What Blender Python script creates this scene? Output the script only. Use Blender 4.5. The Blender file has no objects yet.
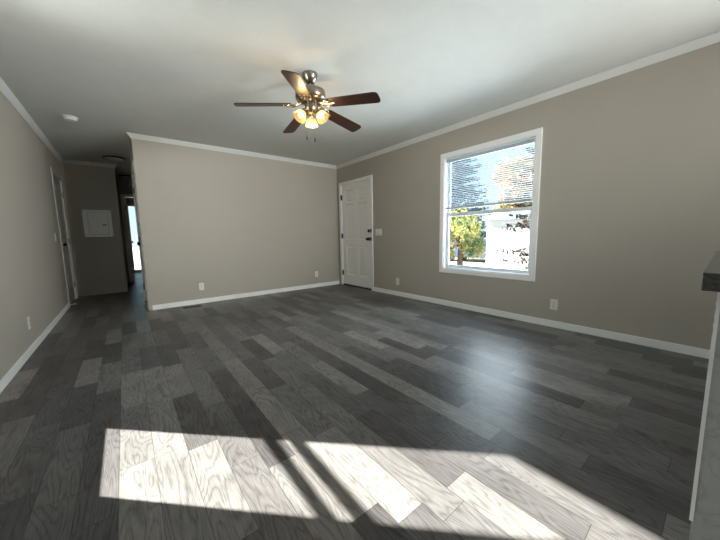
import bpy, bmesh, math, random
from math import pi, sin, cos, radians as R
from mathutils import Vector, Matrix
random.seed(7)
S = bpy.context.scene
C = S.collection

# ------------------------------------------------------------ measurements (metres)
H = 2.44                      # ceiling
XR, YF, XL = 3.536, 5.147, -0.755
YB = -1.7                     # wall behind the camera
XC = 0.198                    # corner of the far wall with the hall
YP = 7.40                     # hall wall with the electrical panel
YE = 8.95                     # end wall of the hall
YG = 11.6                     # far wall of the room beyond
T = 0.11                      # wall thickness

# ------------------------------------------------------------ camera
cd = bpy.data.cameras.new('camera')
cam = bpy.data.objects.new('camera', cd); C.objects.link(cam)
yaw, pitch, roll, fpx = 0.6724, 0.1165, -0.0188, 293.93
cy_, sy_, cp_, sp_ = cos(yaw), sin(yaw), cos(pitch), sin(pitch)
F = Vector((sy_*cp_, cy_*cp_, -sp_)); Rt = Vector((cy_, -sy_, 0)); U = Rt.cross(F)
R2 = cos(roll)*Rt + sin(roll)*U; U2 = -sin(roll)*Rt + cos(roll)*U
m = Matrix((( R2.x, U2.x, -F.x, 0), (R2.y, U2.y, -F.y, 0), (R2.z, U2.z, -F.z, 1.0207), (0, 0, 0, 1)))
cam.matrix_world = m
cd.sensor_fit = 'HORIZONTAL'; cd.sensor_width = 36.0; cd.lens = fpx*36.0/720.0
cd.clip_start = 0.02; cd.clip_end = 500
S.camera = cam

# ------------------------------------------------------------ world, sun, daylight, exposure
SUN_E, SKY_S, EXPO = 37.0, 1.3, 0.0
w = bpy.data.worlds.new('sky'); S.world = w; w.use_nodes = True
wn = w.node_tree; wn.nodes.clear()
out = wn.nodes.new('ShaderNodeOutputWorld'); bg = wn.nodes.new('ShaderNodeBackground')
tc = wn.nodes.new('ShaderNodeTexCoord'); sep = wn.nodes.new('ShaderNodeSeparateXYZ')
rmp = wn.nodes.new('ShaderNodeValToRGB')
rmp.color_ramp.elements[0].position = 0.0; rmp.color_ramp.elements[0].color = (0.80, 0.97, 1.0, 1)
rmp.color_ramp.elements[1].position = 0.6; rmp.color_ramp.elements[1].color = (0.28, 0.58, 0.95, 1)
e = rmp.color_ramp.elements.new(0.25); e.color = (0.46, 0.86, 1.0, 1)
wn.links.new(tc.outputs['Generated'], sep.inputs[0]); wn.links.new(sep.outputs['Z'], rmp.inputs[0])
wn.links.new(rmp.outputs[0], bg.inputs[0]); bg.inputs[1].default_value = SKY_S
wn.links.new(bg.outputs[0], out.inputs[0])

sd = bpy.data.lights.new('sun', 'SUN'); sd.energy = SUN_E; sd.angle = R(0.6); sd.color = (1.0, 0.95, 0.88)
so = bpy.data.objects.new('sun', sd); C.objects.link(so)
so.rotation_euler = Vector((1, -1.016, -0.99)).to_track_quat('-Z', 'Y').to_euler()

def area(name, loc, direction, sx, sy, power, col, spread=180):
    d = bpy.data.lights.new(name, 'AREA'); d.shape = 'RECTANGLE'; d.size = sx; d.size_y = sy
    d.energy = power; d.color = col; d.spread = R(spread)
    o = bpy.data.objects.new(name, d); C.objects.link(o); o.location = loc
    o.rotation_euler = Vector(direction).to_track_quat('-Z', 'Z').to_euler()
    return o
# area lamps: sky and ground light through the side windows, plus a back fill
area('daylight_left_window', (XL-2.4, 2.7, 0.45), (1, -0.06, 0.42), 3.0, 1.6, 205, (0.96, 1.0, 0.98))
area('far_wall_fill', (3.17, YB-0.17, 1.55), (-0.42, 1, 0.10), 0.55, 0.9, 62, (1.0, 0.99, 0.95), 80)  # added fill lamp at an invented window, brightens the far wall
area('daylight_right_window', (XR+0.75, 1.955, 0.85), (-1, 0, 0.0), 2.0, 1.1, 125, (0.78, 0.90, 1.0))

S.view_settings.view_transform = 'Standard'; S.view_settings.look = 'None'
S.view_settings.gamma = 1.0; S.view_settings.use_curve_mapping = False
S.view_settings.exposure = EXPO

# ------------------------------------------------------------ materials
def lin(r, g, b): 
    f = lambda c: ((c/255+0.055)/1.055)**2.4 if c > 10 else c/255/12.92
    return (f(r), f(g), f(b), 1)
def mat(name, col, rough=0.6, metal=0.0, spec=0.5, bump=0.0, bscale=200, var=0.0, vscale=6):
    M = bpy.data.materials.new(name); M.use_nodes = True
    nt = M.node_tree; b = nt.nodes['Principled BSDF']
    b.inputs['Base Color'].default_value = col; b.inputs['Roughness'].default_value = rough
    b.inputs['Metallic'].default_value = metal; b.inputs['Specular IOR Level'].default_value = spec
    g = nt.nodes.new('ShaderNodeNewGeometry')
    if var:
        n = nt.nodes.new('ShaderNodeTexNoise'); n.inputs['Scale'].default_value = vscale
        n.inputs['Detail'].default_value = 4
        r = nt.nodes.new('ShaderNodeValToRGB')
        r.color_ramp.elements[0].position = 0.3; r.color_ramp.elements[1].position = 0.7
        r.color_ramp.elements[0].color = tuple(c*(1-var) for c in col[:3])+(1,)
        r.color_ramp.elements[1].color = tuple(min(1, c*(1+var)) for c in col[:3])+(1,)
        nt.links.new(g.outputs['Position'], n.inputs['Vector']); nt.links.new(n.outputs[0], r.inputs[0])
        nt.links.new(r.outputs[0], b.inputs['Base Color'])
    if bump:
        n = nt.nodes.new('ShaderNodeTexNoise'); n.inputs['Scale'].default_value = bscale
        n.inputs['Detail'].default_value = 3
        bp = nt.nodes.new('ShaderNodeBump'); bp.inputs['Strength'].default_value = bump
        bp.inputs['Distance'].default_value = 0.002
        nt.links.new(g.outputs['Position'], n.inputs['Vector']); nt.links.new(n.outputs[0], bp.inputs['Height'])
        nt.links.new(bp.outputs[0], b.inputs['Normal'])
    return M
WALL = mat('greige_wall_paint', lin(178, 172, 162), 0.62, bump=0.25, bscale=160, var=0.015, vscale=3)
CEIL = mat('white_ceiling_texture', lin(212, 213, 209), 0.8, bump=0.7, bscale=90, var=0.02, vscale=8)
TRIM = mat('white_trim_paint', lin(248, 249, 248), 0.35)
CROWN = mat('crown_trim_paint', lin(226, 228, 227), 0.45)
DOORW = mat('white_door_paint', lin(249, 248, 245), 0.4)
VINYL = mat('white_window_vinyl', lin(232, 236, 240), 0.35)
PLAST = mat('white_plastic', lin(230, 229, 225), 0.3)
SLOT = mat('dark_slot', lin(35, 33, 32), 0.6)
NICKEL = mat('brushed_nickel', lin(150, 140, 128), 0.28, 1.0)
WARMN = mat('polished_warm_nickel', lin(205, 188, 160), 0.22, 1.0)
BRONZE = mat('dark_metal', lin(38, 35, 33), 0.4, 0.3)
BLADE = mat('dark_walnut_blade', lin(50, 29, 22), 0.38, var=0.25, vscale=14)
BLACK = mat('black_rim', lin(22, 22, 23), 0.4)
PANELG = mat('grey_panel_steel', lin(236, 240, 240), 0.3, 0.0)
SLAT_OPAQUE = mat('white_blind_slat', lin(225, 230, 234), 0.4)
RAIL = mat('grey_blind_rail', lin(190, 195, 200), 0.4)
SIDE = mat('white_siding', lin(236, 238, 240), 0.6)
ROOF = mat('teal_grey_roof', lin(120, 140, 150), 0.7, var=0.1)
GROUND = mat('pale_gravel_ground', lin(170, 165, 158), 0.9, var=0.15, vscale=1.5)
BARK = mat('bark', lin(95, 78, 66), 0.9, var=0.25, vscale=12)
CARP = mat('blue_car_paint', lin(60, 78, 112), 0.3, 0.2)
TYRE = mat('tyre_rubber', lin(30, 30, 32), 0.8)
REDL = mat('red_tail_light', lin(200, 40, 40), 0.3)
LENS = mat('frosted_lens', lin(205, 208, 210), 0.5)

def leafmat(name, c1, c2, scale=2.5, trans=0.35):
    M = bpy.data.materials.new(name); M.use_nodes = True; nt = M.node_tree; nt.nodes.clear()
    o = nt.nodes.new('ShaderNodeOutputMaterial'); mx = nt.nodes.new('ShaderNodeMixShader')
    d = nt.nodes.new('ShaderNodeBsdfDiffuse'); t = nt.nodes.new('ShaderNodeBsdfTranslucent')
    g = nt.nodes.new('ShaderNodeNewGeometry'); n = nt.nodes.new('ShaderNodeTexNoise')
    n.inputs['Scale'].default_value = scale
    r = nt.nodes.new('ShaderNodeValToRGB'); r.color_ramp.elements[0].color = c1; r.color_ramp.elements[1].color = c2
    r.color_ramp.elements[0].position = 0.35; r.color_ramp.elements[1].position = 0.65
    L = nt.links.new
    L(g.outputs['Position'], n.inputs['Vector']); L(n.outputs[0], r.inputs[0])
    L(r.outputs[0], d.inputs[0]); L(r.outputs[0], t.inputs[0])
    mx.inputs[0].default_value = trans; L(d.outputs[0], mx.inputs[1]); L(t.outputs[0], mx.inputs[2]); L(mx.outputs[0], o.inputs[0])
    return M
SPRUCE = leafmat('blue_green_needles', lin(80, 104, 116), lin(124, 150, 162))
SPRUCE2 = leafmat('grey_green_needles', lin(34, 38, 32), lin(66, 54, 44))
YELLOW = leafmat('yellow_green_leaves', lin(92, 118, 88), lin(188, 182, 112), 1.2)
AUTUMN = leafmat('pale_autumn_leaves', lin(120, 120, 80), lin(200, 160, 110), 0.9)
GREEN = leafmat('dark_green_leaves', lin(60, 85, 60), lin(110, 130, 90), 1.0)

def slatmat():
    M = mat('white_blind_slat', lin(186, 194, 200), 0.5); nt = M.node_tree; b = nt.nodes['Principled BSDF']
    o = nt.nodes['Material Output']; t = nt.nodes.new('ShaderNodeBsdfTranslucent'); t.inputs[0].default_value = (0.9, 0.93, 0.95, 1)
    mx = nt.nodes.new('ShaderNodeMixShader'); mx.inputs[0].default_value = 0.08
    nt.links.new(b.outputs[0], mx.inputs[1]); nt.links.new(t.outputs[0], mx.inputs[2]); nt.links.new(mx.outputs[0], o.inputs[0]); return M
SLAT = slatmat()
def glassmat():
    M = bpy.data.materials.new('window_glass'); M.use_nodes = True; nt = M.node_tree; nt.nodes.clear()
    o = nt.nodes.new('ShaderNodeOutputMaterial'); mx = nt.nodes.new('ShaderNodeMixShader')
    t = nt.nodes.new('ShaderNodeBsdfTransparent'); t.inputs[0].default_value = (0.96, 0.975, 0.975, 1)
    gl = nt.nodes.new('ShaderNodeBsdfGlossy'); gl.inputs['Roughness'].default_value = 0.02
    mx.inputs[0].default_value = 0.05
    nt.links.new(t.outputs[0], mx.inputs[1]); nt.links.new(gl.outputs[0], mx.inputs[2]); nt.links.new(mx.outputs[0], o.inputs[0])
    return M
GLASS = glassmat()

def shademat():
    M = bpy.data.materials.new('lit_amber_glass'); M.use_nodes = True; nt = M.node_tree; nt.nodes.clear()
    L = nt.links.new
    o = nt.nodes.new('ShaderNodeOutputMaterial')
    tl = nt.nodes.new('ShaderNodeBsdfTranslucent'); tl.inputs[0].default_value = (0.9, 0.66, 0.30, 1)
    tp = nt.nodes.new('ShaderNodeBsdfTransparent'); tp.inputs[0].default_value = (1, 0.9, 0.7, 1)
    m1 = nt.nodes.new('ShaderNodeMixShader'); m1.inputs[0].default_value = 0.68
    L(tl.outputs[0], m1.inputs[1]); L(tp.outputs[0], m1.inputs[2])
    em = nt.nodes.new('ShaderNodeEmission'); em.inputs[1].default_value = 0.28
    g = nt.nodes.new('ShaderNodeNewGeometry'); n = nt.nodes.new('ShaderNodeTexNoise'); n.inputs['Scale'].default_value = 60
    r = nt.nodes.new('ShaderNodeValToRGB'); r.color_ramp.elements[0].color = (0.75, 0.45, 0.12, 1); r.color_ramp.elements[1].color = (1, 0.80, 0.36, 1)
    r.color_ramp.elements[0].position = 0.35; r.color_ramp.elements[1].position = 0.6
    L(g.outputs['Position'], n.inputs['Vector']); L(n.outputs[0], r.inputs[0]); L(r.outputs[0], em.inputs[0])
    a = nt.nodes.new('ShaderNodeAddShader'); L(m1.outputs[0], a.inputs[0]); L(em.outputs[0], a.inputs[1]); L(a.outputs[0], o.inputs[0])
    return M
SHADE = shademat()
def emis(name, col, s):
    M = bpy.data.materials.new(name); M.use_nodes = True; nt = M.node_tree; nt.nodes.clear()
    o = nt.nodes.new('ShaderNodeOutputMaterial'); em = nt.nodes.new('ShaderNodeEmission')
    em.inputs[0].default_value = col; em.inputs[1].default_value = s; nt.links.new(em.outputs[0], o.inputs[0]); return M
BULB = emis('lit_bulb', (1, 0.80, 0.42, 1), 2.5)

class NB:
    """tiny node-graph helper"""
    def __init__(s, nt): s.nt = nt
    def val(s, sock, v):
        if isinstance(v, (int, float)): sock.default_value = v
        else: s.nt.links.new(v, sock)
    def m(s, op, a, b=0.0, c=0.0):
        n = s.nt.nodes.new('ShaderNodeMath'); n.operation = op
        s.val(n.inputs[0], a); s.val(n.inputs[1], b); s.val(n.inputs[2], c); return n.outputs[0]
    def xyz(s, a, b, c):
        n = s.nt.nodes.new('ShaderNodeCombineXYZ'); s.val(n.inputs[0], a); s.val(n.inputs[1], b); s.val(n.inputs[2], c); return n.outputs[0]
    def white(s, v):
        n = s.nt.nodes.new('ShaderNodeTexWhiteNoise'); n.noise_dimensions = '3D'; s.nt.links.new(v, n.inputs['Vector']); return n.outputs['Value']
    def noise(s, v, sc, det=3, dist=0.0, rough=0.5):
        n = s.nt.nodes.new('ShaderNodeTexNoise'); n.inputs['Scale'].default_value = sc; n.inputs['Detail'].default_value = det
        n.inputs['Distortion'].default_value = dist; n.inputs['Roughness'].default_value = rough
        s.nt.links.new(v, n.inputs['Vector']); return n.outputs[0]
    def ramp(s, f, stops, interp='LINEAR'):
        n = s.nt.nodes.new('ShaderNodeValToRGB'); cr = n.color_ramp; cr.interpolation = interp
        cr.elements[0].position, cr.elements[0].color = stops[0]
        cr.elements[1].position, cr.elements[1].color = stops[-1]
        for p, c in stops[1:-1]:
            e = cr.elements.new(p); e.color = c
        s.nt.links.new(f, n.inputs[0]); return n.outputs[0]
    def mix(s, f, a, b, mode='MIX'):
        n = s.nt.nodes.new('ShaderNodeMix'); n.data_type = 'RGBA'; n.blend_type = mode
        s.val(n.inputs[0], f); s.nt.links.new(a, n.inputs[6]) ; s.nt.links.new(b, n.inputs[7]); return n.outputs[2]

def floormat():
    M = bpy.data.materials.new('grey_oak_plank_vinyl'); M.use_nodes = True; nt = M.node_tree
    b = nt.nodes['Principled BSDF']; N = NB(nt)
    g = nt.nodes.new('ShaderNodeNewGeometry'); sp = nt.nodes.new('ShaderNodeSeparateXYZ')
    nt.links.new(g.outputs['Position'], sp.inputs[0]); X, Y = sp.outputs[0], sp.outputs[1]
    W_, L_ = 0.130, 0.60
    u = N.m('DIVIDE', N.m('ADD', X, 0.105+10*W_), W_); col = N.m('FLOOR', u); fu = N.m('FRACT', u)
    off = N.m('MULTIPLY', N.white(N.xyz(col, 3.7, 1.3)), 1.0)
    v = N.m('ADD', N.m('DIVIDE', N.m('ADD', Y, 20.0), L_), off); row = N.m('FLOOR', v); fv = N.m('FRACT', v)
    r1 = N.white(N.xyz(col, row, 0.5)); r2 = N.white(N.xyz(col, row, 9.1))
    # per plank shifted coordinates
    px = N.m('ADD', X, N.m('MULTIPLY', r1, 17.0)); py = N.m('ADD', Y, N.m('MULTIPLY', r2, 23.0))
    # fine streaks
    fine = N.noise(N.xyz(N.m('MULTIPLY', px, 11.0), N.m('MULTIPLY', py, 0.6), 0.0), 24, 4, 0.3, 0.6)
    # cathedral rings: contour lines of a stretched noise
    base = N.noise(N.xyz(N.m('MULTIPLY', px, 3.2), N.m('MULTIPLY', py, 0.5), 0.0), 2.6, 1.5, 0.35)
    ring = N.m('FRACT', N.m('MULTIPLY', base, 22.0))
    ring = N.m('ABSOLUTE', N.m('SUBTRACT', ring, 0.5))            # 0..0.5
    ring = N.m('POWER', N.m('MULTIPLY', ring, 2.0), 2.5)
    blot = N.noise(N.xyz(N.m('MULTIPLY', px, 2.0), N.m('MULTIPLY', py, 1.0), 0.0), 5, 3)
    tone = N.ramp(r1, [(0.0, lin(76, 74, 74)), (0.28, lin(88, 86, 86)), (0.55, lin(100, 98, 97)), (0.8, lin(112, 110, 108)), (1.0, lin(127, 124, 121))])
    k = N.m('ADD', N.m('MULTIPLY', N.m('SUBTRACT', fine, 0.5), 1.4), 1.0)
    k = N.m('ADD', k, N.m('MULTIPLY', N.m('SUBTRACT', ring, 0.3), -0.40))
    k = N.m('ADD', k, N.m('MULTIPLY', N.m('SUBTRACT', blot, 0.5), 0.7))
    # seams
    eu = N.m('MINIMUM', fu, N.m('SUBTRACT', 1.0, fu)); ev = N.m('MINIMUM', fv, N.m('SUBTRACT', 1.0, fv))
    su = N.m('LESS_THAN', eu, 0.012); sv = N.m('LESS_THAN', ev, 0.0026)
    seam = N.m('MAXIMUM', su, sv)
    k = N.m('MULTIPLY', k, N.m('SUBTRACT', 1.0, N.m('MULTIPLY', seam, 0.45)))
    kc = N.xyz(k, k, k)
    colr = N.mix(1.0, tone, kc, 'MULTIPLY')
    nt.links.new(colr, b.inputs['Base Color'])
    rg = N.m('ADD', N.m('MULTIPLY', fine, 0.14), 0.25); nt.links.new(rg, b.inputs['Roughness'])
    b.inputs['Specular IOR Level'].default_value = 0.13
    bp = nt.nodes.new('ShaderNodeBump'); bp.inputs['Strength'].default_value = 0.25; bp.inputs['Distance'].default_value = 0.002
    nt.links.new(k, bp.inputs['Height']); nt.links.new(bp.outputs[0], b.inputs['Normal'])
    return M
FLOOR = floormat()

def marblemat():
    M = bpy.data.materials.new('grey_veined_film'); M.use_nodes = True; nt = M.node_tree; N = NB(nt)
    b = nt.nodes['Principled BSDF']; g = nt.nodes.new('ShaderNodeNewGeometry')
    n = N.noise(g.outputs['Position'], 9, 4, 1.2); v = N.m('ABSOLUTE', N.m('SUBTRACT', n, 0.5))
    c = N.ramp(v, [(0.0, lin(162, 166, 164)), (0.03, lin(176, 178, 176)), (0.3, lin(188, 190, 188))])
    nt.links.new(c, b.inputs['Base Color']); b.inputs['Roughness'].default_value = 0.5; return M
MARBLE = marblemat()
STRIP = mat('glossy_white_strip', lin(250, 250, 250), 0.3)
def speckmat():
    M = bpy.data.materials.new('dark_grained_laminate'); M.use_nodes = True; nt = M.node_tree; N = NB(nt)
    b = nt.nodes['Principled BSDF']; g = nt.nodes.new('ShaderNodeNewGeometry')
    mp = nt.nodes.new('ShaderNodeMapping'); mp.inputs['Scale'].default_value = (1, 1, 3); nt.links.new(g.outputs['Position'], mp.inputs[0])
    n = N.noise(mp.outputs[0], 130, 5, 0.5, 0.7)
    c = N.ramp(n, [(0.3, lin(44, 42, 42)), (0.55, lin(78, 75, 74)), (0.75, lin(120, 116, 113))])
    nt.links.new(c, b.inputs['Base Color']); b.inputs['Roughness'].default_value = 0.35; return M
LAM = speckmat()

# ------------------------------------------------------------ mesh helpers
def bm_(): return bmesh.new()
def box(bm, x0, y0, z0, x1, y1, z1, bev=0.0):
    r = bmesh.ops.create_cube(bm, size=1.0)
    vs = r['verts']
    for v in vs:
        v.co = Vector(((x0+x1)/2 + v.co.x*(x1-x0), (y0+y1)/2 + v.co.y*(y1-y0), (z0+z1)/2 + v.co.z*(z1-z0)))
    if bev:
        es = list({e for v in vs for e in v.link_edges})
        bmesh.ops.bevel(bm, geom=es, offset=bev, segments=2, affect='EDGES', profile=0.5)
def lathe(bm, prof, c=(0, 0, 0), n=32, M=None, a0=0, a1=2*pi):
    full = abs(a1-a0-2*pi) < 1e-6
    cnt = n if full else n+1
    rings = []
    for r, z in prof:
        rings.append([bm.verts.new((max(r, 1e-5)*cos(a0+(a1-a0)*i/n), max(r, 1e-5)*sin(a0+(a1-a0)*i/n), z)) for i in range(cnt)])
    for a, b in zip(rings, rings[1:]):
        for i in range(n):
            j = (i+1) % cnt
            bm.faces.new((a[i], a[j], b[j], b[i]))
    allv = [v for rg in rings for v in rg]
    MM = Matrix.Translation(Vector(c)) @ (M if M else Matrix.Identity(4))
    for v in allv: v.co = MM @ v.co
    bmesh.ops.remove_doubles(bm, verts=allv, dist=2e-5)
def tube(bm, pts, rad, n=8):
    pts = [Vector(p) for p in pts]; rings = []
    for i, p in enumerate(pts):
        t = (pts[min(i+1, len(pts)-1)] - pts[max(i-1, 0)]).normalized()
        a = Vector((0, 0, 1)) if abs(t.z) < 0.9 else Vector((1, 0, 0))
        u = t.cross(a).normalized(); v = t.cross(u)
        r = rad[i] if isinstance(rad, (list, tuple)) else rad
        rings.append([bm.verts.new(p + r*(cos(2*pi*k/n)*u + sin(2*pi*k/n)*v)) for k in range(n)])
    for a, b in zip(rings, rings[1:]):
        for k in range(n): bm.faces.new((a[k], a[(k+1) % n], b[(k+1) % n], b[k]))
    bm.faces.new(rings[0][::-1]); bm.faces.new(rings[-1])
def prism(bm, pts, M0, M1):
    """polygon pts (2D) swept between two mapping functions"""
    a = [bm.verts.new(M0(*p)) for p in pts]; b = [bm.verts.new(M1(*p)) for p in pts]
    n = len(pts)
    for i in range(n): bm.faces.new((a[i], a[(i+1) % n], b[(i+1) % n], b[i]))
    bm.faces.new(a[::-1]); bm.faces.new(b)
def obj(name, bm, material, parent=None, smooth=False):
    bmesh.ops.recalc_face_normals(bm, faces=bm.faces[:])
    me = bpy.data.meshes.new(name); bm.to_mesh(me); bm.free()
    me.materials.append(material)
    if smooth:
        for p in me.polygons: p.use_smooth = True
        try: me.set_sharp_from_angle(angle=R(38))
        except Exception: pass
    o = bpy.data.objects.new(name, me); C.objects.link(o)
    if parent:
        o.parent = parent
        o.matrix_parent_inverse = Matrix.Translation(-parent.location) if parent.type == 'EMPTY' else Matrix.Identity(4)
    return o
def B(name, material, parent, *boxes, bev=0.0):
    bm = bm_()
    for b in boxes: box(bm, *b, bev=bev)
    return obj(name, bm, material, parent)
def struct(o): o['kind'] = 'structure'; return o
def thing(name, label, cat, loc=(0, 0, 0), group=None):
    o = bpy.data.objects.new(name, None); C.objects.link(o); o.location = loc; o.empty_display_size = 0.1
    o['label'] = label; o['category'] = cat
    if group: o['group'] = group
    return o
def tag(o, label, cat, group=None):
    o['label'] = label; o['category'] = cat
    if group: o['group'] = group
    return o

# ------------------------------------------------------------ room shell
struct(B('floor', FLOOR, None, (XL-0.2, YB-0.12, -0.12, XR+0.13, YG+0.12, 0.0)))
struct(B('ceiling', CEIL, None, (XL-0.2, YB-0.12, H, XR+0.13, YG+0.12, H+0.1)))
def wall_x(name, x0, x1, y0, y1, holes=(), material=WALL):
    """wall lying along y, holes = (y0,y1,z0,z1)"""
    bs = []; y = y0
    for a, b, c, d in sorted(holes):
        if a > y: bs.append((x0, y, 0, x1, a, H))
        if c > 0: bs.append((x0, a, 0, x1, b, c))
        if d < H: bs.append((x0, a, d, x1, b, H))
        y = b
    if y < y1: bs.append((x0, y, 0, x1, y1, H))
    return struct(B(name, material, None, *bs))
def wall_y(name, y0, y1, x0, x1, holes=(), material=WALL):
    bs = []; x = x0
    for a, b, c, d in sorted(holes):
        if a > x: bs.append((x, y0, 0, a, y1, H))
        if c > 0: bs.append((a, y0, 0, b, y1, c))
        if d < H: bs.append((a, y0, d, b, y1, H))
        x = b
    if x < x1: bs.append((x, y0, 0, x1, y1, H))
    return struct(B(name, material, None, *bs))
WY0, WY1, WZ0, WZ1 = 1.375, 2.53, 0.535, 2.045        # right window opening
DY0, DY1, DZ = 4.095, 5.015, 2.03                      # front door opening
wall_x('wall_right', XR, XR+T, YB, YF+0.09, [(WY0, WY1, WZ0, WZ1), (DY0, DY1, 0, DZ)])
LW = (2.085, 2.766, 0.572, 2.152)                         # left window opening
LD = (6.40, 7.20, 0, 2.05)                             # hall door in the left wall
wall_x('wall_left', XL-T, XL, YB, YP+0.1, [LW, (-1.5, -0.7, 0.95, 2.0), LD])
wall_y('wall_far', YF, YF+0.09, XC, XR+T)
RD = (5.24, 5.98, 0, 2.05)
wall_x('wall_hall_right', XC, XC+0.09, YF+0.09, 6.10, [RD])
wall_y('wall_hall_panel', YP, YP+0.1, XL-T, -0.02)
wall_x('wall_hall_left', -0.12, -0.02, YP+0.1, YE)
wall_x('wall_passage_right', 1.30, 1.40, 6.1, YG, [])
wall_y('wall_passage_near', 6.10, 6.19, XC, 1.40)
ED = (0.075, 0.83, 0, 2.04)
wall_y('wall_hall_end', YE, YE+0.1, -0.9, 1.30, [ED])
wall_x('wall_bedroom_left', -0.95, -0.86, YE, YG)
wall_y('wall_bedroom', YG, YG+0.1, -0.95, 1.40, [(0.19, 0.375, 0.08, 2.05)])
wall_y('wall_back', YB-T, YB, XL-T, XR+T, [(2.90, 3.45, 0.30, 2.05)])

# crown moulding: sloped profile hung in the wall / ceiling angle
CR = [(0, 0), (0, -0.058), (0.006, -0.058), (0.014, -0.046), (0.036, -0.02), (0.046, -0.008), (0.046, 0)]
def crown(name, f0, f1):
    bm = bm_(); prism(bm, CR, f0, f1); return struct(obj(name, bm, CROWN))
e_ = 0.0005
crown('trim_1', lambda d, z: (XR-d-e_, YB, H+z-e_), lambda d, z: (XR-d-e_, YF-d-e_, H+z-e_))
crown('trim_2', lambda d, z: (XR-d-e_, YF-d-e_, H+z-e_), lambda d, z: (XC-d, YF-d-e_, H+z-e_))
crown('trim_3', lambda d, z: (XL+d+e_, YB, H+z-e_), lambda d, z: (XL+d+e_, YP-d-e_, H+z-e_))
crown('trim_4', lambda d, z: (XL+d+e_, YP-d-e_, H+z-e_), lambda d, z: (-0.02+d, YP-d-e_, H+z-e_))
# baseboards
def bb(name, *boxes): return struct(B(name, TRIM, None, *boxes, bev=0.003))
bz = 0.074
bb('baseboard_right', (XR-0.012, YB+0.01, 0.001, XR-e_, 4.035, bz))
bb('baseboard_far', (0.238, YF-0.012, 0.001, 2.725, YF-e_, bz), (2.7255, YF-0.0135, 0.001, XR-0.014, YF-e_, bz))
bb('baseboard_left', (XL+e_, YB+0.01, 0.001, XL+0.012, 6.335, bz))
struct(B('trim_5', WALL, None, (XC+0.001, YF-0.005, 0.001, XC+0.036, YF-e_, H-0.06), (XC+0.034, YF-0.008, 0.001, XC+0.040, YF-e_, H-0.06)))

# ------------------------------------------------------------ windows
def window_x(name, x, sgn, y0, y1, z0, z1, cas=0.058, rails=(), label_depth=0.10, top_cas=None):
    """window in a wall along y; x = room-side face, sgn = +1 when outside is +x"""
    root = bpy.data.objects.new(name, None); C.objects.link(root); root['kind'] = 'structure'
    top_cas = top_cas or cas
    def bx(a, b): return (min(x+sgn*a, x+sgn*b), max(x+sgn*a, x+sgn*b))
    xa, xb = bx(-0.014, -0.0005)
    B('casing', TRIM, root, (xa, y0-cas, z0-cas, xb, y0, z1+top_cas), (xa, y1, z0-cas, xb, y1+cas, z1+top_cas),
      (xa, y0, z1, xb, y1, z1+top_cas), (xa, y0, z0-cas, xb, y1, z0))
    xa, xb = bx(0.0, T)
    j = 0.010
    B('jamb', VINYL, root, (xa, y0+e_, z0+e_, xb, y0+j, z1-e_), (xa, y1-j, z0+e_, xb, y1-e_, z1-e_), (xa, y0+j, z1-j, xb, y1-j, z1-e_), (xa, y0+j, z0+e_, xb, y1-j, z0+j))
    return root, bx
w1, bx = window_x('window_1', XR, 1, WY0, WY1, WZ0, WZ1, top_cas=0.066)
mz = 1.283                                            # meeting rail
def sash(name, parent, x0, x1, y0, y1, z0, z1, t, tb=None, tt=None):
    tb = tb or t; tt = tt or t
    s = B(name, VINYL, parent, (x0, y0, z0, x1, y0+t, z1), (x0, y1-t, z0, x1, y1, z1), (x0, y0+t, z1-tt, x1, y1-t, z1), (x0, y0+t, z0, x1, y1-t, z0+tb))
    B('pane', GLASS, s, ((x0+x1)/2-0.002, y0+t, z0+tb, (x0+x1)/2+0.002, y1-t, z1-tt))
    return s
sash('upper_sash', w1, XR+0.082, XR+0.104, WY0+0.012, WY1-0.012, mz-0.02, WZ1-0.012, 0.030, 0.040)
sash('lower_sash', w1, XR+0.056, XR+0.080, WY0+0.012, WY1-0.012, WZ0+0.012, mz+0.025, 0.034, 0.040, 0.045)
bm = bm_(); box(bm, XR+0.044, 1.90, mz+0.012, XR+0.0555, 1.96, mz+0.026, 0.002); obj('sash_lock', bm, VINYL, w1)

w2, bx = window_x('window_2', XL, -1, *LW)
B('sash_frame', VINYL, w2, (XL-0.080, 2.10, 1.282, XL-0.068, 2.75, 1.329), (XL-0.080, 2.10, 1.377, XL-0.068, 2.75, 1.432))
B('pane', GLASS, w2, (XL-0.076, 2.096, 0.583, XL-0.073, 2.755, 1.281), (XL-0.076, 2.096, 1.433, XL-0.073, 2.755, 2.141), (XL-0.076, 2.096, 1.330, XL-0.073, 2.755, 1.376))
w3, bx = window_x('window_3', XL, -1, -1.5, -0.7, 0.95, 2.0)
B('pane', GLASS, w3, (XL-0.080, -1.49, 0.96, XL-0.076, -0.71, 1.99))
B('mullion', VINYL, w3, (XL-0.09, -1.12, 0.96, XL-0.06, -1.08, 1.99))
# unseen window added behind the camera so fill light reaches the far wall
w4 = bpy.data.objects.new('added_window_4', None); C.objects.link(w4); w4['kind'] = 'structure'
B('casing', TRIM, w4, (2.84, YB+e_, 0.24, 2.90, YB+0.014, 2.11), (3.45, YB+e_, 0.24, 3.51, YB+0.014, 2.11), (2.90, YB+e_, 2.05, 3.45, YB+0.014, 2.11), (2.90, YB+e_, 0.24, 3.45, YB+0.014, 0.30))
B('pane', GLASS, w4, (2.90, YB-0.067, 0.30, 3.45, YB-0.063, 2.05))
# tall window of the room past the hall
w5 = bpy.data.objects.new('window_5', None); C.objects.link(w5); w5['kind'] = 'structure'
B('casing', TRIM, w5, (0.14, YG-0.014, 0.04, 0.19, YG-e_, 2.10), (0.375, YG-0.014, 0.04, 0.42, YG-e_, 2.10), (0.19, YG-0.014, 2.05, 0.375, YG-e_, 2.10), (0.19, YG-0.014, 0.03, 0.375, YG-e_, 0.08))
B('pane', GLASS, w5, (0.19, YG+0.04, 0.08, 0.375, YG+0.044, 2.05))

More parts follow.
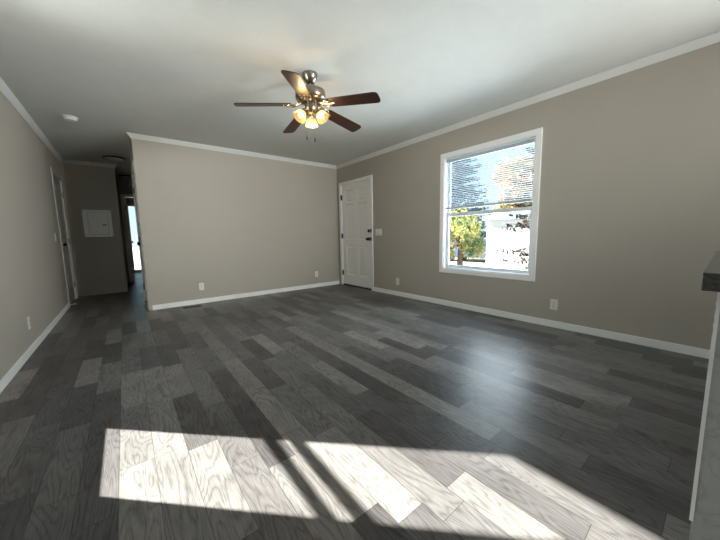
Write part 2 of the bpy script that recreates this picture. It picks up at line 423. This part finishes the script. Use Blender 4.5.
# blinds, lowered over the upper half of the right window
bl = thing('window_blind', 'white horizontal slat blind lowered over the upper half of the window', 'blind', (XR+0.03, (WY0+WY1)/2, 1.36))
by0, by1 = WY0+0.022, WY1-0.022
bm = bm_(); box(bm, XR+0.012, by0, 1.985, XR+0.050, by1, 2.026, 0.003); obj('headrail', bm, SLAT, bl)
bm = bm_(); z = 1.398
while z < 1.975:
    a = R(16); hw = 0.0115
    n = 4
    prof = [(-hw + 2*hw*i/n, 0.0022*(1-(2*i/n-1)**2)) for i in range(n+1)]
    top = [(p*cos(a), q + p*sin(a)*-1) for p, q in prof]
    pl = top + [(p, q-0.0008) for p, q in reversed(top)]
    prism(bm, pl, lambda u, v, z=z: (XR+0.032+u, by0, z+v), lambda u, v, z=z: (XR+0.032+u, by1, z+v))
    z += 0.0232
obj('slats', bm, SLAT, bl)
bm = bm_(); box(bm, XR+0.018, by0, 1.362, XR+0.046, by1, 1.386, 0.003); obj('bottom_rail', bm, RAIL, bl)
for yy in (WY0+0.16, (WY0+WY1)/2, WY1-0.16):
    bm = bm_(); tube(bm, [(XR+0.0195, yy, 1.386), (XR+0.0195, yy, 1.985)], 0.0008, 5); obj('ladder_cord', bm, SLAT, bl)
bm = bm_(); tube(bm, [(XR+0.010, WY1-0.075, 1.985), (XR+0.009, WY1-0.078, 1.7), (XR+0.010, WY1-0.080, 1.40)], 0.0035, 6); obj('tilt_wand', bm, SLAT, bl)

# ------------------------------------------------------------ doors
def casing_x(parent, x, sgn, y0, y1, z1, cas=0.058, th=0.014, cm=None):
    a, b = sorted((x+sgn*e_, x+sgn*th))
    return B('casing', cm or TRIM, parent, (a, y0-cas, 0.001, b, y0, z1+cas), (a, y1, 0.001, b, y1+cas, z1+cas), (a, y0, z1, b, y1, z1+cas), bev=0.003)
def panel_slab(bm, x, sgn, y0, y1, z0, z1, th, cols, rows):
    """door slab with moulded panels on the face at x (room side in direction sgn)"""
    # grid of faces; recess frames around raised fields
    def P(y, z, d=0.0): return bm.verts.new((x - sgn*d, y, z))
    ys = sorted({y0, y1, *[c for cc in cols for c in cc]}); zs = sorted({z0, z1, *[r for rr in rows for r in rr]})
    for i in range(len(ys)-1):
        for k in range(len(zs)-1):
            ya, yb, za, zb = ys[i], ys[i+1], zs[k], zs[k+1]
            if (ya, yb) in cols and (za, zb) in rows:
                loops = []
                for ins, d in ((0, 0), (0.014, 0.012), (0.030, 0.012), (0.048, 0.002)):
                    loops.append([P(ya+ins, za+ins, d), P(yb-ins, za+ins, d), P(yb-ins, zb-ins, d), P(ya+ins, zb-ins, d)])
                for A, Bq in zip(loops, loops[1:]):
                    for t in range(4): bm.faces.new((A[t], A[(t+1) % 4], Bq[(t+1) % 4], Bq[t]))
                bm.faces.new(loops[-1])
            else:
                bm.faces.new((P(ya, za), P(yb, za), P(yb, zb), P(ya, zb)))
    c = [P(y0, z0), P(y1, z0), P(y1, z1), P(y0, z1)]; d = [P(y0, z0, th), P(y1, z0, th), P(y1, z1, th), P(y0, z1, th)]
    for t in range(4): bm.faces.new((c[t], c[(t+1) % 4], d[(t+1) % 4], d[t]))
    bm.faces.new(d)
    bmesh.ops.remove_doubles(bm, verts=bm.verts[:], dist=1e-5)
def knob(bm, c, axis, r=0.027, rose=0.032):
    """round knob on a rose; axis = unit direction out of the door"""
    M = Vector(axis).to_track_quat('Z', 'Y').to_matrix().to_4x4()
    lathe(bm, [(0, 0), (rose, 0), (rose, 0.006), (rose*0.8, 0.010), (0.011, 0.012), (0.010, 0.028), (r*0.8, 0.034), (r, 0.046), (r*0.92, 0.058), (r*0.6, 0.064), (0, 0.066)], c, 20, M)
d1 = bpy.data.objects.new('door_1', None); C.objects.link(d1); d1['kind'] = 'structure'
casing_x(d1, XR, -1, DY0, DY1, DZ, 0.058)
B('jamb', TRIM, d1, (XR, DY0, 0.001, XR+T, DY0+0.006, DZ-0.001), (XR, DY1-0.006, 0.001, XR+T, DY1-e_, DZ-0.001), (XR, DY0+0.006, DZ-0.006, XR+T, DY1-0.006, DZ-e_))
bm = bm_(); xs = XR+0.012
panel_slab(bm, xs, -1, DY0+0.009, DY1-0.009, 0.032, DZ-0.009, -0.044*-1, [(4.232, 4.492), (4.628, 4.888)], [(0.235, 0.835), (0.945, 1.635), (1.675, 1.915)])
slab = obj('door_panel', bm, DOORW, d1)
B('threshold', BRONZE, d1, (XR+0.001, DY0+0.007, 0.001, XR+0.105, DY1-0.007, 0.024))
bm = bm_(); knob(bm, (xs, 4.172, 0.955), (-1, 0, 0)); obj('door_knob', bm, BRONZE, slab, True)
bm = bm_(); lathe(bm, [(0, 0), (0.030, 0), (0.030, 0.008), (0.024, 0.012), (0, 0.013)], (xs, 4.172, 1.105), 20, Vector((-1, 0, 0)).to_track_quat('Z', 'Y').to_matrix().to_4x4())
box(bm, xs-0.030, 4.167, 1.088, xs-0.012, 4.177, 1.122, 0.002); obj('deadbolt', bm, BRONZE, slab, True)
for zz, nm in ((0.955, 'strike_plate'), (1.105, 'strike_plate')):
    bm = bm_(); box(bm, XR-0.0180, 4.066, zz-0.034, XR-0.0142, 4.0945, zz+0.034); box(bm, XR-0.0180, 4.0945, zz-0.03, XR+0.011, 4.1005, zz+0.03); obj(nm, bm, BRONZE, d1)
for zz in (0.262, 1.020, 1.790):
    bm = bm_(); tube(bm, [(XR-0.006, DY1-0.004, zz-0.05), (XR-0.006, DY1-0.004, zz+0.05)], 0.009, 10)
    tube(bm, [(XR-0.008, DY1-0.004, zz+0.05), (XR-0.008, DY1-0.004, zz+0.057)], 0.005, 8); box(bm, XR-0.017, DY1-0.022, zz-0.05, XR+0.013, DY1-0.010, zz+0.05); obj('hinge', bm, SLOT, d1)['label'] = 'dark door hinge'

def hall_door_x(name, x, sgn, y0, y1, z1, knob_y, hinge_y, cm=TRIM, dm=DOORW):
    r = bpy.data.objects.new(name, None); C.objects.link(r); r['kind'] = 'structure'
    casing_x(r, x, sgn, y0, y1, z1, 0.06, cm=cm)
    xx = x - sgn*0.012
    bm = bm_(); w = y1-y0; c1 = (y0+0.11, y0+w/2-0.05); c2 = (y0+w/2+0.05, y1-0.11)
    panel_slab(bm, xx, sgn, y0+0.004, y1-0.004, 0.012, z1-0.005, 0.035, [c1, c2], [(0.22, 0.83), (0.94, 1.62), (1.70, 1.93)])
    s = obj('door_panel', bm, dm, r)
    bm = bm_(); knob(bm, (xx, knob_y, 0.965), (sgn, 0, 0)); obj('door_knob', bm, BRONZE, s, True)
    for zz in (0.25, 1.02, 1.8):
        bm = bm_(); tube(bm, [(x+sgn*0.006, hinge_y, zz-0.045), (x+sgn*0.006, hinge_y, zz+0.045)], 0.006, 8); obj('hinge', bm, BRONZE, r)
    return r
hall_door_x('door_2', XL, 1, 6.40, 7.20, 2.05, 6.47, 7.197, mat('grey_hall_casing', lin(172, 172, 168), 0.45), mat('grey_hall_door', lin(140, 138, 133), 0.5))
hall_door_x('door_3', XC, -1, 5.2405, 5.98, 2.05, 5.315, 5.977)
# open doorway at the end of the hall, its door swung into the room beyond
d4 = bpy.data.objects.new('door_4', None); C.objects.link(d4); d4['kind'] = 'structure'
a0, a1, _, az = ED
B('casing', TRIM, d4, (a0-0.05, YE-0.014, 0.001, a0, YE-e_, az+0.05), (a1, YE-0.014, 0.001, a1+0.05, YE-e_, az+0.05), (a0, YE-0.014, az, a1, YE-e_, az+0.05))
B('jamb', TRIM, d4, (a0, YE, 0.001, a0+0.012, YE+0.1, az), (a1-0.012, YE, 0.001, a1, YE+0.1, az), (a0+0.012, YE, az-0.012, a1-0.012, YE+0.1, az-e_))
bm = bm_(); box(bm, a0+0.016, YE+0.108, 0.012, a0+0.05, YE+0.108+0.72, az-0.02, 0.002); s = obj('door_panel', bm, DOORW, d4)
bm = bm_(); knob(bm, (a0+0.05, YE+0.76, 0.965), (1, 0, 0)); obj('door_knob', bm, BRONZE, s, True)
for zz in (0.25, 1.8):
    bm = bm_(); tube(bm, [(a0+0.019, YE+0.103, zz-0.05), (a0+0.019, YE+0.103, zz+0.05)], 0.007, 8); obj('hinge', bm, BRONZE, d4)
bm = bm_(); tube(bm, [(XL+0.0125, 6.30, 0.045), (XL+0.075, 6.30, 0.045)], 0.005, 8); tube(bm, [(XL+0.075, 6.30, 0.045), (XL+0.088, 6.30, 0.045)], 0.009, 10)
tag(obj('door_stop', bm, PLAST), 'small white door stop on the left baseboard by the hall door', 'door stop')

# ------------------------------------------------------------ wall plates
def frame_for(wall):
    """returns M mapping local (u along wall, v up, w out of wall) at the wall"""
    return {'right': lambda p: Matrix.Translation(p) @ Matrix(((0, 0, -1, 0), (-1, 0, 0, 0), (0, 1, 0, 0), (0, 0, 0, 1))),
            'left': lambda p: Matrix.Translation(p) @ Matrix(((0, 0, 1, 0), (1, 0, 0, 0), (0, 1, 0, 0), (0, 0, 0, 1))),
            'far': lambda p: Matrix.Translation(p) @ Matrix(((1, 0, 0, 0), (0, 0, -1, 0), (0, 1, 0, 0), (0, 0, 0, 1)))}[wall]
def outlet(wall, p, label):
    Mx = frame_for(wall)(Vector(p))
    o = thing('wall_outlet', label, 'outlet', p, 'duplex wall outlets')
    def put(name, bm, m_, par=o):
        bmesh.ops.transform(bm, matrix=Mx, verts=bm.verts[:]); return obj(name, bm, m_, par)
    bm = bm_(); box(bm, -0.035, -0.057, 0.0005, 0.035, 0.057, 0.006, 0.0015); put('cover_plate', bm, PLAST)
    for s in (-1, 1):
        bm = bm_(); box(bm, -0.0165, s*0.0195-0.014, 0.0061, 0.0165, s*0.0195+0.014, 0.0085, 0.001); r = put('receptacle', bm, PLAST)
        bm = bm_(); box(bm, -0.008, s*0.0195-0.002, 0.0086, -0.005, s*0.0195+0.009, 0.0092); box(bm, 0.005, s*0.0195-0.001, 0.0086, 0.0075, s*0.0195+0.008, 0.0092)
        box(bm, -0.0025, s*0.0195-0.010, 0.0086, 0.0025, s*0.0195-0.006, 0.0092); q_ = put('slots', bm, SLOT, r); q_['label'] = 'dark plug slots'
    bm = bm_(); box(bm, -0.003, -0.003, 0.0061, 0.003, 0.003, 0.0075, 0.001); put('screw', bm, NICKEL)
    return o
outlet('right', (XR, 1.119, 0.250), 'white wall outlet on the right wall below and right of the window')
outlet('right', (XR, 3.430, 0.244), 'white wall outlet on the right wall between the front door and the window')
outlet('far', (0.894, YF, 0.270), 'white wall outlet on the far wall, above and right of the floor vent')
outlet('far', (2.975, YF, 0.268), 'white wall outlet on the far wall nearest the front door')
outlet('left', (XL, 3.985, 0.275), 'white wall outlet low on the left wall')
def switch(wall, p, gangs, label, hw):
    Mx = frame_for(wall)(Vector(p))
    o = thing('light_switch', label, 'light switch', p)
    bm = bm_(); box(bm, -hw, -0.058, 0.0005, hw, 0.058, 0.006, 0.0015); bmesh.ops.transform(bm, matrix=Mx, verts=bm.verts[:]); obj('cover_plate', bm, PLAST, o)
    for g in range(gangs):
        u = (g-(gangs-1)/2)*0.046
        bm = bm_(); box(bm, u-0.005, -0.012, 0.0061, u+0.005, 0.012, 0.008, 0.0005); box(bm, u-0.0035, 0.000, 0.0075, u+0.0035, 0.009, 0.017, 0.001)
        bmesh.ops.transform(bm, matrix=Mx, verts=bm.verts[:]); obj('toggle', bm, PLAST, o)
switch('right', (XR, 3.890, 1.075), 3, 'wide white switch plate on the right wall beside the front door', 0.082)
switch('left', (XL, 5.96, 1.08), 1, 'small white switch plate on the left wall near the dark hall door', 0.035)

# ------------------------------------------------------------ electrical panel in the hall
ep = thing('electrical_panel', 'pale grey breaker panel cover set in the dark hall wall', 'electrical panel', (-0.35, YP, 1.09))
y_ = YP
B('cover', PANELG, ep, (-0.552, y_-0.010, 1.088, -0.145, y_-0.0005, 1.585), bev=0.003)
B('door_gap_shade', SLOT, ep, (-0.481, y_-0.0108, 1.125, -0.202, y_-0.0101, 1.538))['label'] = 'dark plate painting the shadow around the panel door'  # shadow gap behind the raised door, painted as a dark plate
dr = B('panel_door', PANELG, ep, (-0.478, y_-0.016, 1.128, -0.205, y_-0.0102, 1.535), bev=0.002)
bm = bm_(); box(bm, -0.285, y_-0.021, 1.300, -0.235, y_-0.0162, 1.318, 0.001); obj('latch', bm, SLOT, dr)['label'] = 'dark latch'
for sx, sz in ((-0.535, 1.56), (-0.535, 1.115), (-0.16, 1.56), (-0.16, 1.115)):
    bm = bm_(); lathe(bm, [(0, 0.004), (0.005, 0.003), (0.007, 0)], (sx, y_-0.010, sz), 10, Vector((0, -1, 0)).to_track_quat('Z', 'Y').to_matrix().to_4x4()); obj('screw', bm, NICKEL, ep)

# ------------------------------------------------------------ floor register
fv = thing('floor_vent', 'dark brown floor vent beside the far wall baseboard', 'floor vent', (0.72, 4.98, 0.0))
B('frame', BRONZE, fv, (0.595, 4.925, 0.0005, 0.845, 4.935, 0.005), (0.595, 5.015, 0.0005, 0.845, 5.025, 0.005), (0.595, 4.935, 0.0005, 0.607, 5.015, 0.005), (0.833, 4.935, 0.0005, 0.845, 5.015, 0.005))
B('louvres', SLOT, fv, *[(0.612+i*0.0135, 4.936, 0.0006, 0.618+i*0.0135, 5.014, 0.004) for i in range(17)])
B('duct_opening', SLOT, fv, (0.607, 4.935, 0.0002, 0.833, 5.015, 0.0005))

# ------------------------------------------------------------ ceiling items
sm = thing('smoke_detector', 'round white smoke detector on the ceiling near the left wall', 'smoke detector', (-0.36, 4.86, H))
bm = bm_(); lathe(bm, [(0, H-e_), (0.070, H-e_), (0.070, H-0.010), (0.062, H-0.014)], (-0.36, 4.86, 0), 32); obj('base', bm, PLAST, sm, True)
bm = bm_(); lathe(bm, [(0.056, H-0.014), (0.060, H-0.020), (0.054, H-0.034), (0.030, H-0.040), (0, H-0.041)], (-0.36, 4.86, 0), 32); obj('cap', bm, PLAST, sm, True)
for (lx, ly, lab) in ((-0.007, 6.78, 'black rimmed round ceiling light in front of the breaker panel wall'), (0.20, 8.55, 'black rimmed round ceiling light deepest in the hall')):
    cl = thing('ceiling_light', lab, 'ceiling light', (lx, ly, H), 'unlit round hall lights')
    bm = bm_(); lathe(bm, [(0.148, H-e_), (0.158, H-e_), (0.159, H-0.022), (0.149, H-0.023), (0.148, H-e_)], (lx, ly, 0), 48); obj('rim', bm, BLACK, cl, True)
    bm = bm_(); lathe(bm, [(0.1475, H-0.002), (0.1475, H-0.018), (0.08, H-0.028), (0, H-0.030)], (lx, ly, 0), 40); obj('diffuser', bm, LENS, cl, True)

# ------------------------------------------------------------ ceiling fan
fx, fy = 1.405, 2.422
fan = thing('ceiling_fan', 'ceiling fan with five dark wood blades and three lit glass shades', 'ceiling fan', (fx, fy, H))
def fl(name, prof, m_, par=fan, n=40):
    bm = bm_(); lathe(bm, prof, (fx, fy, 0), n); return obj(name, bm, m_, par, True)
fl('canopy', [(0, H-e_), (0.066, H-e_), (0.068, H-0.012), (0.060, H-0.040), (0.042, H-0.070), (0.022, H-0.082), (0, H-0.083)], NICKEL)
fl('downrod', [(0.013, H-0.07), (0.013, 2.325), (0.026, 2.320), (0.026, 2.300)], NICKEL)
fl('motor_housing', [(0, 2.304), (0.040, 2.303), (0.118, 2.298), (0.129, 2.292), (0.133, 2.284), (0.133, 2.232), (0.127, 2.222), (0.100, 2.208), (0.062, 2.200), (0, 2.199)], NICKEL)
fl('switch_housing', [(0, 2.199), (0.052, 2.198), (0.056, 2.180), (0.056, 2.135), (0.044, 2.118), (0.030, 2.112), (0, 2.110)], NICKEL)
th0 = 155.3
for k in range(5):
    th = R(th0 + 72*k); Mz = Matrix.Translation((fx, fy, 0)) @ Matrix.Rotation(th, 4, 'Z')
    zb = 2.186; droop = R(4.8); tw = R(-12)
    Mb = Mz @ Matrix.Translation((0.0, 0, zb)) @ Matrix.Rotation(droop, 4, 'Y') @ Matrix.Rotation(tw, 4, 'X')
    bm = bm_()
    # outline of a blade, root narrower than tip, rounded corners
    o_ = [(0.175, -0.048), (0.20, -0.056), (0.40, -0.062), (0.60, -0.066), (0.622, -0.063), (0.636, -0.052), (0.642, -0.03), (0.642, 0.03), (0.636, 0.052), (0.622, 0.063), (0.60, 0.066), (0.40, 0.062), (0.20, 0.056), (0.175, 0.048)]
    prism(bm, o_, lambda a, b: Mb @ Vector((a, b, -0.003)), lambda a, b: Mb @ Vector((a, b, 0.003)))
    bld = obj('blade', bm, BLADE, fan)
    # ornate iron: arm plus scrolled plate under the blade
    bm = bm_()
    for s in (-1, 1):
        pts = [Mb @ Vector(v) for v in ((0.085, s*0.010, 0.012), (0.115, s*0.026, 0.000), (0.150, s*0.040, -0.008), (0.185, s*0.036, -0.008), (0.205, s*0.018, -0.007), (0.190, s*0.004, -0.007), (0.165, s*0.010, -0.007))]
        tube(bm, pts, [0.008, 0.008, 0.0075, 0.007, 0.007, 0.006, 0.006], 8)
    pts = [Mb @ Vector(v) for v in ((0.085, 0, 0.012), (0.12, 0, 0.002), (0.17, 0, -0.007), (0.235, 0, -0.007))]
    tube(bm, pts, [0.010, 0.009, 0.007, 0.006], 8)
    for bxp in ((0.19, -0.030), (0.19, 0.030), (0.235, 0)):
        lathe(bm, [(0, -0.012), (0.006, -0.011), (0.008, -0.0035)], (0, 0, 0), 10, Mb @ Matrix.Translation((bxp[0], bxp[1], 0)))
    obj('blade_arm', bm, WARMN, fan, True)
# light kit: three bell shades, two towards the camera and one behind
to_cam = math.atan2(-fy, -fx)
for k, off in enumerate((60, -60, 180)):
    shs = 0.88; an = to_cam + R(off)
    d = Vector((cos(an), sin(an), 0)); base = Vector((fx, fy, 2.128)) + d*0.045
    hold = Vector((fx, fy, 2.112)) + d*0.074
    bm = bm_(); tube(bm, [base, base + d*0.018 + Vector((0, 0, 0.004)), hold], 0.009, 10)
    arm = obj('light_arm', bm, NICKEL, fan, True)
    axis = (d*0.62 + Vector((0, 0, -0.80))).normalized()
    M = axis.to_track_quat('Z', 'Y').to_matrix().to_4x4()
    bm = bm_(); lathe(bm, [(0, -0.012), (0.020, -0.010), (0.024, 0.0), (0.024, 0.016)], hold, 20, M); obj('socket', bm, NICKEL, arm, True)
    bm = bm_(); pr = [(0.023, 0.010), (0.034, 0.016), (0.046, 0.030), (0.052, 0.050), (0.055, 0.068), (0.064, 0.086), (0.068, 0.090), (0.0665, 0.091), (0.0625, 0.0875), (0.053, 0.069), (0.050, 0.050), (0.044, 0.032), (0.033, 0.018), (0.023, 0.012)]
    n0 = len(bm.verts); lathe(bm, pr, (0, 0, 0), 40)
    for v in bm.verts:       # scalloped rim
        a = math.atan2(v.co.y, v.co.x); f = max(0, (v.co.z-0.03)/0.06)
        v.co.x *= 1+0.045*f*cos(10*a); v.co.y *= 1+0.045*f*cos(10*a)
    bmesh.ops.transform(bm, matrix=Matrix.Translation(hold) @ M @ Matrix.Scale(shs, 4), verts=bm.verts[:])
    obj('glass_shade', bm, SHADE, fan, True)
    bm = bm_(); lathe(bm, [(0, 0.014), (0.012, 0.016), (0.014, 0.028), (0.024, 0.046), (0.022, 0.062), (0.012, 0.072), (0, 0.074)], hold, 20, M); obj('bulb', bm, BULB, fan, True)
    ld = bpy.data.lights.new('fan_bulb_light', 'POINT'); ld.energy = 3.4; ld.color = (1, 0.74, 0.42); ld.shadow_soft_size = 0.02
    lo = bpy.data.objects.new('fan_bulb_light', ld); C.objects.link(lo); lo.location = hold + axis*0.088
for (dx, dy, z1) in ((-0.035, 0.025, 1.900), (0.012, -0.030, 1.872)):
    bm = bm_(); tube(bm, [(fx+dx, fy+dy, 2.125), (fx+dx, fy+dy, z1+0.03)], 0.0010, 6); ch = obj('pull_chain', bm, NICKEL, fan)
    bm = bm_(); lathe(bm, [(0, z1+0.030), (0.004, z1+0.028), (0.0075, z1+0.012), (0.0078, z1-0.004), (0.005, z1-0.012), (0, z1-0.014)], (fx+dx, fy+dy, 0), 12); obj('fob', bm, BLADE, ch, True)

# ------------------------------------------------------------ kitchen peninsula at the right edge
pn = thing('kitchen_peninsula', 'grey veined kitchen peninsula end at the right edge, under the countertop', 'peninsula', (1.37, -0.3, 0))
B('cabinet_body', MARBLE, pn, (1.374, -0.60, 0.001, 2.34, 0.004, 0.864))
B('end_panel', MARBLE, pn, (1.369, -0.60, 0.001, 1.3738, 0.0055, 0.864))
bm = bm_(); zs = [0.076 + i*(0.864-0.076)/60 for i in range(61)]
a = []
for z in zs:                                     # thin corner strip with a slightly torn edge high up
    j = random.uniform(-0.0016, 0.0016) if z > 0.70 else 0.0
    a.append([bm.verts.new(p) for p in ((1.3655, 0.0015, z), (1.3655, 0.0105+j, z), (1.3745, 0.0105+j, z), (1.3745, 0.0062, z), (1.3686, 0.0015, z))])
for p, q_ in zip(a, a[1:]):
    for t in range(5): bm.faces.new((p[t], p[(t+1) % 5], q_[(t+1) % 5], q_[t]))
bm.faces.new(a[0]); bm.faces.new(a[-1][::-1])
obj('corner_trim', bm, STRIP, pn)['label'] = 'white corner strip'
bm = bm_(); box(bm, 1.142, -0.66, 0.8645, 2.34, 0.036, 0.911, 0.003)
tag(obj('countertop', bm, LAM), 'dark grained laminate countertop overhanging the peninsula at the right edge', 'countertop')

# ------------------------------------------------------------ outside
GZ = -0.75
gr = B('ground', GROUND, None, (-60, -60, GZ-0.2, 90, 90, GZ)); gr['kind'] = 'structure'
hs = thing('neighbour_house', 'bright white sided house with a grey roof seen through the window', 'house', (12.5, 1.0, GZ))
hx0, hx1, hy0, hy1, hz = 9.54, 15.5, -7.0, 5.10, 1.44
bm = bm_(); box(bm, hx0, hy0, GZ, hx1, hy1, hz)
z = GZ+0.1
while z < hz-0.05:
    for (p0, p1) in (((hx0, hy0), (hx0, hy1)), ((hx0, hy1), (hx1, hy1))):
        if p0[0] == p1[0]: prism(bm, [(0, 0), (-0.018, 0), (0, 0.16)], lambda u, v, z=z: (hx0+u, hy0, z+v), lambda u, v, z=z: (hx0+u, hy1, z+v))
        else: prism(bm, [(0, 0), (0.018, 0), (0, 0.16)], lambda u, v, z=z: (hx0, hy1+u, z+v), lambda u, v, z=z: (hx1, hy1+u, z+v))
    z += 0.2
obj('wall', bm, SIDE, hs)
bm = bm_(); prism(bm, [(hx0-0.3, hz), (hx1+0.3, hz), (hx1+0.3, hz+0.12), ((hx0+hx1)/2, hz+0.55), (hx0-0.3, hz+0.12)], lambda a, b: (a, hy0-0.2, b), lambda a, b: (a, hy1+0.03, b)); obj('roof', bm, ROOF, hs)

def leaves(bm, pts, size, rnd=random):
    for p in pts:
        n = Vector((rnd.gauss(0, 1), rnd.gauss(0, 1), rnd.gauss(0, 1))).normalized(); t = n.orthogonal().normalized(); b = n.cross(t)
        s = size*rnd.uniform(0.6, 1.3)
        vs = [bm.verts.new(p + s*v) for v in (t, b*0.5, -t, -b*0.5)]
        bm.faces.new(vs)
def broadleaf(label, x, y, h, cr, m_, n=2600, size=0.12, zb=None):
    t = thing('broadleaf_tree', label, 'tree', (x, y, GZ))
    bm = bm_(); tube(bm, [(x, y, GZ), (x+0.05, y, GZ+h*0.4), (x, y+0.1, GZ+h*0.75)], [0.16, 0.11, 0.04], 8)
    ctr = []
    for i in range(9):
        a = random.uniform(0, 2*pi); r = random.uniform(0.25, 0.75)*cr; zc = GZ + h*random.uniform(0.20, 0.85)
        c = Vector((x+r*cos(a), y+r*sin(a), zc)); ctr.append(c)
        tube(bm, [(x+0.02, y, GZ+h*0.35), (x+r*cos(a)*0.5, y+r*sin(a)*0.5, (zc+GZ+h*0.35)/2), c], [0.07, 0.04, 0.015], 6)
    obj('trunk', bm, BARK, t)
    bm = bm_(); pts = []
    for i in range(n):
        c = random.choice(ctr); v = Vector((random.gauss(0, 1), random.gauss(0, 1), random.gauss(0, 0.8)))
        pts.append(c + v.normalized()*cr*0.42*random.uniform(0.4, 1.0))
    leaves(bm, pts, size); obj('foliage', bm, m_, t)
def conifer(label, x, y, h, rad, m_, whorls=16, per=8, z0=0.6, seed=1, dens=26, leaf=0.07):
    rnd = random.Random(seed)
    t = thing('conifer_tree', label, 'tree', (x, y, GZ))
    bm = bm_(); tube(bm, [(x, y, GZ), (x, y, GZ+h*0.5), (x, y, GZ+h)], [0.13, 0.09, 0.015], 8); fb = bm_()
    for i in range(whorls):
        f = i/(whorls-1); z_ = GZ + z0 + (h-z0)*f*0.97; L = rad*(1-f)**0.8 + 0.12
        for k in range(per):
            a = 2*pi*(k+rnd.random()*0.7)/per + i*0.7; Lk = L*rnd.uniform(0.75, 1.1)
            d = Vector((cos(a), sin(a), 0)); p0 = Vector((x, y, z_ + rnd.uniform(-0.5, 0.5)*(h-z0)/whorls)); p1 = p0 + d*Lk*0.6 + Vector((0, 0, -0.12*Lk)); p2 = p0 + d*Lk + Vector((0, 0, -0.06*Lk))
            tube(bm, [p0, p1, p2], [0.018, 0.010, 0.004], 5)
            sd_ = Vector((-d.y, d.x, 0)); pts = []
            for q in range(dens):
                s = rnd.uniform(0.2, 1.0); c = p0.lerp(p2, s) + Vector((0, 0, -0.14*Lk*(s*(1.1-s))*2))
                w_ = rnd.uniform(-1, 1)*Lk*0.22*(1.15-s)
                pts.append(c + sd_*w_ + Vector((0, 0, -abs(w_)*0.4+rnd.uniform(-0.03, 0.02))))
            leaves(fb, pts, leaf, rnd)
    obj('trunk', bm, BARK, t); obj('needles', fb, m_, t)
conifer('blue green spruce at the left side of the window view', 22.0, 15.2, 13.5, 3.9, SPRUCE, 32, 11, 1.0, 3, 70, 0.15)
conifer('thin branched conifer in front of the white house wall', 7.6, 2.66, 5.6, 1.2, SPRUCE2, 15, 7, 0.5, 5, 64, 0.04)
broadleaf('yellow green tree left of the white house', 13.6, 8.7, 3.45, 1.7, YELLOW, 6000, 0.085)
broadleaf('pale autumn tree rising behind the house roof', 20.5, 8.2, 6.8, 2.7, AUTUMN, 6000, 0.12)
broadleaf('dark green tree far behind the parked car', 31.0, 20.5, 5.2, 2.8, GREEN, 2400, 0.18)
broadleaf('low yellow tree behind the right end of the house roof', 21.5, 2.6, 4.8, 2.0, YELLOW, 2800, 0.13)

# parked car, partly hidden by the house corner
cx, cyy = 17.3, 9.9
car = thing('parked_car', 'blue grey car parked left of the white house', 'car', (cx, cyy, GZ))
sidep = [(-2.2, 0.30), (-2.25, 0.62), (-2.1, 0.82), (-1.2, 0.92), (-0.5, 1.38), (0.9, 1.42), (1.7, 0.98), (2.2, 0.90), (2.25, 0.5), (2.2, 0.30)]
bm = bm_(); prism(bm, sidep, lambda a, b: (cx-0.85, cyy+a, GZ+b), lambda a, b: (cx+0.85, cyy+a, GZ+b)); bmesh.ops.bevel(bm, geom=bm.edges[:], offset=0.05, segments=2, affect='EDGES'); obj('body', bm, CARP, car, True)
glp = [(-1.0, 0.94), (-0.45, 1.31), (0.85, 1.35), (1.45, 0.98)]
bm = bm_(); prism(bm, glp, lambda a, b: (cx-0.862, cyy+a, GZ+b), lambda a, b: (cx-0.852, cyy+a, GZ+b)); obj('side_window', bm, SLOT, car)
for (wy) in (-1.35, 1.4):
    for s in (-1, 1):
        bm = bm_(); lathe(bm, [(0, -0.11), (0.30, -0.11), (0.34, -0.07), (0.34, 0.07), (0.30, 0.11), (0, 0.11)], (cx+s*0.78, cyy+wy, GZ+0.342), 24, Matrix.Rotation(pi/2, 4, 'Y')); wh = obj('wheel', bm, TYRE, car, True)
bm = bm_(); box(bm, cx-0.87, cyy-2.22, GZ+0.62, cx-0.60, cyy-2.10, GZ+0.80, 0.01); obj('tail_light', bm, REDL, car)
